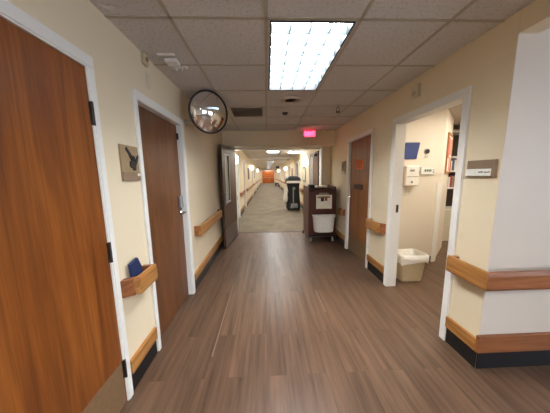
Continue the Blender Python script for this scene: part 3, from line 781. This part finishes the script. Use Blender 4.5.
# supplies on top of the cart
o = MB().box((.965, 4.95, zt+.012), (1.09, 5.16, zt+.09)).build('supply_box', 'black', bev=.01); tag(o, 'low black box on top of the brown cart at its left', 'box')
o = MB().box((1.15, 5.0, zt+.012), (1.40, 5.28, zt+.055)).build('folded_towels', 'offwhite', bev=.015); tag(o, 'pale folded towels lying on top of the brown cart', 'towel')

# ------------------------------------------------------------------ black wheeled machine and bag
SX0, SX1, SY0, SY1 = .84, 1.40, 9.15, 9.75
t = thing('wheeled_machine', ((SX0+SX1)/2, (SY0+SY1)/2, 0), 'tall black wheeled cleaning machine with domed top standing on the carpet', 'cleaning machine')
def sec(x0, x1, y0, y1, z, r=.07, n=5):
    pts = []
    for cx, cy, a0 in ((x1-r, y0+r, -90), (x1-r, y1-r, 0), (x0+r, y1-r, 90), (x0+r, y0+r, 180)):
        for k in range(n): a = math.radians(a0+90*k/(n-1)); pts.append((cx+r*math.cos(a), cy+r*math.sin(a), z))
    return pts
c = (SX0+SX1)/2
MB().loft([sec(c-.28, c+.30, SY0+.02, SY1, .08), sec(c-.28, c+.29, SY0+.02, SY1, .36), sec(c-.23, c+.25, SY0+.04, SY1-.03, .9), sec(c-.25, c+.28, SY0+.03, SY1-.02, 1.17)]).build('body', 'black', t, smooth=False)
MB().loft([sec(c-.31, c+.33, SY0+.01, SY1, 1.19), sec(c-.31, c+.33, SY0+.01, SY1, 1.27), sec(c-.28, c+.29, SY0+.04, SY1-.03, 1.38), sec(c-.20, c+.20, SY0+.1, SY1-.1, 1.45), sec(c-.09, c+.09, SY0+.2, SY1-.2, 1.47)]).build('domed_lid', 'black', t)
MB().box((c-.29, SY0-.10, 1.17), (c+.33, SY0+.03, 1.26)).build('handle_bar', 'white', t, bev=.008)
MB().box((c-.025, SY0+.0, .35), (c+.02, SY0+.06, 1.0)).build('painted_highlight', 'grey', t, bev=.01)  # grey strip imitates the vertical highlight on the black body
MB().prism([(c-.13, SY0-.01, .10), (c+.20, SY0-.01, .10), (c+.17, SY0-.01, .31), (c-.10, SY0-.01, .31)], (0, .06, 0)).build('lower_panel', 'grey', t, bev=.012)
MB().cyl((c+.03, SY0-.005, .95), (c+.03, SY0+.06, .95), .05, n=18).build('gauge', 'grey', t)
for x in (c-.22, c+.19):
    for y in (SY0+.1, SY1-.12): MB().cyl((x, y, .06), (x+.04, y, .06), .06, n=18).build('wheel', 'black2', t)
m = MB(); bcx, bcy = SX0-.04, SY0-.04; rr = []; random.seed(5)
for z, r in ((.38, .03), (.42, .08), (.55, .10), (.7, .085), (.85, .07), (.98, .06), (1.10, .03), (1.14, .02)):
    rr.append([(bcx+.02*math.sin(z*9)+r*(1+.14*random.uniform(-1, 1))*math.cos(2*math.pi*k/14), bcy+.9*r*(1+.14*random.uniform(-1, 1))*math.sin(2*math.pi*k/14), z) for k in range(14)])
m.loft(rr); o = m.build('plastic_bag', 'bag', smooth=True); tag(o, 'white plastic bag hanging at the left side of the black machine', 'bag')

# ------------------------------------------------------------------ office contents
# waste bin with liner
bx, by = 2.035, 2.96; t = thing('waste_bin', (bx, by, 0), 'beige rectangular waste bin with plastic liner inside the office doorway', 'bin')
def rr_(hx, hy, z, r=.05): return sec(bx-hx, bx+hx, by-hy, by+hy, z, r)
m = MB(); m.loft([rr_(.150, .105, 0), rr_(.156, .11, .02), rr_(.185, .135, .37)], True, False); m.loft([rr_(.148, .10, .01), rr_(.178, .128, .37)], True, False)
m.loft([rr_(.178, .128, .37), rr_(.192, .142, .365), rr_(.192, .142, .385), rr_(.176, .126, .385)], False, False); m.build('tub', 'beige', t)
random.seed(11)
def wob(hx, hy, z, a): return [(x+random.uniform(-a, a), y+random.uniform(-a, a), zz+random.uniform(-a, a)*2.2) for x, y, zz in rr_(hx, hy, z)]
m = MB(); m.loft([wob(.150, .10, .2, .004), wob(.172, .122, .36, .004), wob(.19, .14, .397, .003), wob(.205, .154, .385, .004), wob(.205, .153, .33, .008), wob(.20, .148, .27, .012)], False, False)
m.build('liner', 'bag', t, smooth=True)

def W(x): return x
yb = RYB
k = 3.5/3.8
P = lambda x, z: (x*k, 1.527+(z-1.527)*k)
# blue wall pocket
x0, z0 = P(2.39, 1.762); x1, z1 = P(2.64, 2.033)
t = thing('wall_pocket', ((x0+x1)/2, yb, z0), 'blue slanted file pocket on the office wall seen through the doorway', 'file holder')
m = MB(); m.prism([(x0, yb, z0), (x0, yb, z1), (x0, yb-.05, z1), (x0, yb-.02, z0)], (x1-x0-.02, 0, 0)); m.build('pocket', 'bluebin', t, bev=.003)
MB().prism([(x1-.045, yb-.005, z0), (x1-.02, yb-.005, z0), (x1+.005, yb-.03, z1), (x1-.02, yb-.03, z1)], (0, -.01, 0)).build('flared_side', 'bluebin', t)
MB().box((x0, yb-.056, z1-.012), (x1-.02, yb-.05, z1+.004)).build('lip', 'book3', t)
# dispenser
x0, z0 = P(2.401, 1.30); x1, z1 = P(2.635, 1.645)
t = thing('towel_dispenser', ((x0+x1)/2, yb, z0), 'white paper dispenser on the office wall below the blue pocket', 'dispenser')
MB().box((x0, yb-.09, z0), (x1, yb, z1)).build('body', 'white', t, bev=.015)
MB().box((x0+.02, yb-.094, z0+.14), (x1-.02, yb-.089, z0+.15)).build('front_seam', 'taupe2', t)
MB().cyl((x0+.10, yb-.1, z0+.06), (x0+.10, yb-.088, z0+.06), .018, n=14).build('push_button', 'grey', t)
MB().box((x0+.06, yb-.096, z1-.09), (x0+.13, yb-.089, z1-.06)).build('sight_window', 'grey', t)
x0, z0 = P(2.45, 1.12); x1, z1 = P(2.56, 1.26)
t = thing('light_switch', ((x0+x1)/2, yb, z0), 'white switch plate on the office wall below the dispenser', 'switch')
MB().box((x0, yb-.006, z0), (x1, yb, z1)).build('plate', 'offwhite', t, bev=.002)
for a in (.3, .7): MB().box((x0+(x1-x0)*a-.008, yb-.012, (z0+z1)/2-.02), (x0+(x1-x0)*a+.008, yb-.006, (z0+z1)/2+.02)).build('toggle', 'lgrey', t)
x, z = P(2.80, 1.89)
t = thing('wall_dial', (x, yb, z-.04), 'small round dark dial on the office wall above the control panel', 'dial')
MB().cyl((x, yb, z), (x, yb-.02, z), .045, .042, n=24).build('rim', 'steel', t)
MB().cyl((x, yb-.02, z), (x, yb-.024, z), .034, n=24).build('face', 'black2', t)
MB().box((x-.03, yb-.008, z-.1), (x+.03, yb, z-.07)).build('tag_plate', 'lgrey', t)
x0, z0 = P(2.70, 1.485); x1, z1 = P(2.955, 1.625)
t = thing('control_panel', ((x0+x1)/2, yb, z0), 'white control panel with grey display on the office wall', 'control panel')
MB().box((x0, yb-.03, z0), (x1, yb+.004, z1)).build('housing', 'lgrey', t, bev=.006)
MB().box((x0+.012, yb-.033, z0+.012), (x1-.012, yb-.03, z1-.012)).build('bezel', 'white', t)
MB().box((x0+.05, yb-.035, z0+.045), (x1-.06, yb-.033, z1-.03)).build('display', 'lcd', t)
m = MB()
for i in range(4): m.box((x0+.065+i*.03, yb-.0358, z0+.055), (x0+.082+i*.03, yb-.035, z1-.045))
m.build('display_digits', 'ink', t)
m = MB()
for i in range(2): m.cyl((x1-.03, yb-.036, z0+.045+i*.035), (x1-.03, yb-.033, z0+.045+i*.035), .010, n=12)
m.build('keys', 'ink', t)
# lanyard strip near the jamb
x, z = P(2.345, 1.95)
t = thing('hanging_strip', (x, yb, 1.35), 'narrow red and white strip hanging by a dark clip inside the office doorway', 'strip')
x0 = 1.95*1.0
t.location = (1.86, 3.0, 1.35); t['_o'] = (1.86, 3.0, 1.35)
t['_o'] = (0, 0, 0); t.location = (0, 0, 0)
bpy.data.objects.remove(t)
x = 2.175
t = thing('hanging_strip', (x, yb, 1.40), 'narrow red and white strip hanging by a dark clip inside the office doorway', 'strip')
MB().box((x-.022, yb-.012, 1.44), (x+.022, yb-.002, 1.86)).build('strip', 'pink', t)
MB().box((x-.02, yb-.02, 1.86), (x+.02, yb, 1.92)).build('clip', 'black', t, bev=.004)
MB().box((x-.014, yb-.014, 1.62), (x+.014, yb-.012, 1.82)).build('printed_band', 'paper', t)
# notice board on the angled wall
ang = math.atan2(1.62, 1.64); u = V((math.cos(ang), math.sin(ang), 0)); n_ = V((math.sin(ang), -math.cos(ang), 0)); o0 = V((2.86, RYB, 0))
def onwall(a0, a1, z0, z1, d0, d1):
    return [o0+u*a0+n_*d0+V((0, 0, z0)), o0+u*a1+n_*d0+V((0, 0, z0)), o0+u*a1+n_*d1+V((0, 0, z0)), o0+u*a0+n_*d1+V((0, 0, z0))], (0, 0, z1-z0)
t = thing('notice_board', o0+u*.5+V((0, 0, 1.5)), 'wood framed notice board with red papers inside the office', 'notice board')
a0, a1, z0, z1 = .34, 1.0, 1.51, 2.20
m = MB()
for b0, b1, c0, c1 in ((a0, a0+.03, z0, z1), (a1-.03, a1, z0, z1), (a0+.03, a1-.03, z0, z0+.03), (a0+.03, a1-.03, z1-.03, z1)): m.prism(*onwall(b0, b1, c0, c1, .001, .025))
m.build('frame', 'cork', t)
MB().prism(*onwall(a0+.03, a1-.03, z0+.03, z1-.03, .001, .012)).build('board', 'paper', t)
for b0, b1, c0, c1, mt in ((.42, .66, 1.78, 2.14, 'red'), (.70, .92, 1.84, 2.12, 'pink'), (.44, .62, 1.56, 1.74, 'paper'), (.68, .9, 1.56, 1.8, 'pink')):
    MB().prism(*onwall(b0, b1, c0, c1, .012, .014)).build('pinned_sheet', mt, t)
# shelf unit with books
sx0, sx1, sy0, sy1 = 4.02, 4.75, 4.72, 5.02
sx0 = 3.66
t = thing('shelf_unit', ((sx0+sx1)/2, sy0, 0), 'dark backed shelf unit with white shelves in the office', 'shelf')
sxa = sx0
m = MB().prism([(sx0, 4.63, .75), (sx1, 4.63, .75), (sx1, 5.2, .75), (4.62, 5.2, .75)], (0, 0, 1.75)) if False else None
ys = 4.62
MB().box((3.66, ys+.01, .0), (4.85, ys+.35, .02)).build('plinth', 'white', t)
def shelf_poly(z0, z1): return [(3.66, ys, z0), (4.85, ys, z0), (4.85, ys+.36, z0), (3.66, ys+.36, z0)], (0, 0, z1-z0)
for z in (.70, 1.17, 1.53, 1.83, 2.35): MB().prism(*shelf_poly(z, z+.03)).build('shelf_board', 'white', t)
MB().box((3.64, ys+.362, .02), (4.85, ys+.375, 2.45)).build('back_panel', 'shelf_dark', t)
for x in (3.63, 4.85): MB().box((x, ys, 0), (x+.03, ys+.36, 2.45)).build('side_panel', 'offwhite', t)
MB().box((3.66, ys, .02), (4.85, ys+.36, .70)).build('cupboard', 'offwhite', t)
random.seed(2); cols = ['book1', 'book2', 'book3', 'book2', 'book1', 'taupe2']; nb = 0
names = ['first', 'second', 'third', 'fourth', 'fifth', 'sixth', 'seventh', 'eighth', 'ninth', 'tenth']
for zz, zn in ((1.56, 'middle'), (1.20, 'lower')):
    x = 3.90; i = 0
    while x < 4.4 and i < 10:
        w = random.uniform(.035, .055); h = random.uniform(.2, .27); cn = cols[(i+nb) % 6]
        o = MB().box((x, ys+.02, zz), (x+w-.003, ys+.02+.2, zz+h)).build('binder', cn, bev=.002)
        tag(o, '%s binder from the left on the %s office shelf' % (names[i], zn), 'binder', 'binders on the office shelves'); x += w; i += 1
    nb += 2
# office ceiling light
t = thing('ceiling_light', (2.75, 2.5, H), 'square white ceiling light inside the office', 'light')
MB().box((2.45, 2.2, H-.03), (3.05, 2.8, H)).build('housing', 'white', t)
MB().box((2.48, 2.23, H-.04), (3.02, 2.77, H-.03)).build('diffuser', 'room_lamp', t)
t = copy_thing(t, (3.75, 3.3, H), 'square white ceiling light deeper inside the office')

# ------------------------------------------------------------------ daylight
wd = bpy.data.worlds.new('World'); S.world = wd; wd.use_nodes = True
bg = wd.node_tree.nodes['Background']; bg.inputs['Color'].default_value = (.70, .82, 1, 1); bg.inputs['Strength'].default_value = 2.4
def portal(loc, rot, sx, sy):
    l = bpy.data.lights.new('window_daylight', 'AREA'); l.shape = 'RECTANGLE'; l.size = sx; l.size_y = sy; l.cycles.is_portal = True
    o = bpy.data.objects.new('window_daylight', l); COL.objects.link(o); o.location = loc; o.rotation_euler = rot
portal(((WB[0]+WB[1])/2, YB-.14, (WB[2]+WB[3])/2), (math.radians(90), 0, 0), WB[1]-WB[0], WB[3]-WB[2])
portal((XA+.14, (WS[0]+WS[1])/2, (WS[2]+WS[3])/2), (math.radians(90), 0, math.radians(90)), WS[1]-WS[0], WS[3]-WS[2])

# ------------------------------------------------------------------ camera
cam = bpy.data.cameras.new('Camera'); co = bpy.data.objects.new('Camera', cam); COL.objects.link(co)
F = 219.62; cam.sensor_fit = 'HORIZONTAL'; cam.sensor_width = 36; cam.lens = 36*F/550; cam.clip_start = .02; cam.clip_end = 200
A = V((0.99913778, -0.03891542, -0.01446682)); U = V((0.01988458, 0.14265449, 0.98957279)); Wd = V((0.03644588, 0.98900722, -0.14330531))
mt = Matrix((A, U, -Wd)).transposed().to_4x4(); mt.translation = V((0, 0, 1.5271)); co.matrix_world = mt
S.camera = co

for o in S.objects:
    if '_o' in o: del o['_o']
vs = S.view_settings; vs.view_transform = 'Standard'; vs.look = 'None'; vs.gamma = 1; vs.use_curve_mapping = False; vs.exposure = 1.75
S.cycles.use_denoising = True
S.cycles.max_bounces = 10; S.cycles.diffuse_bounces = 6
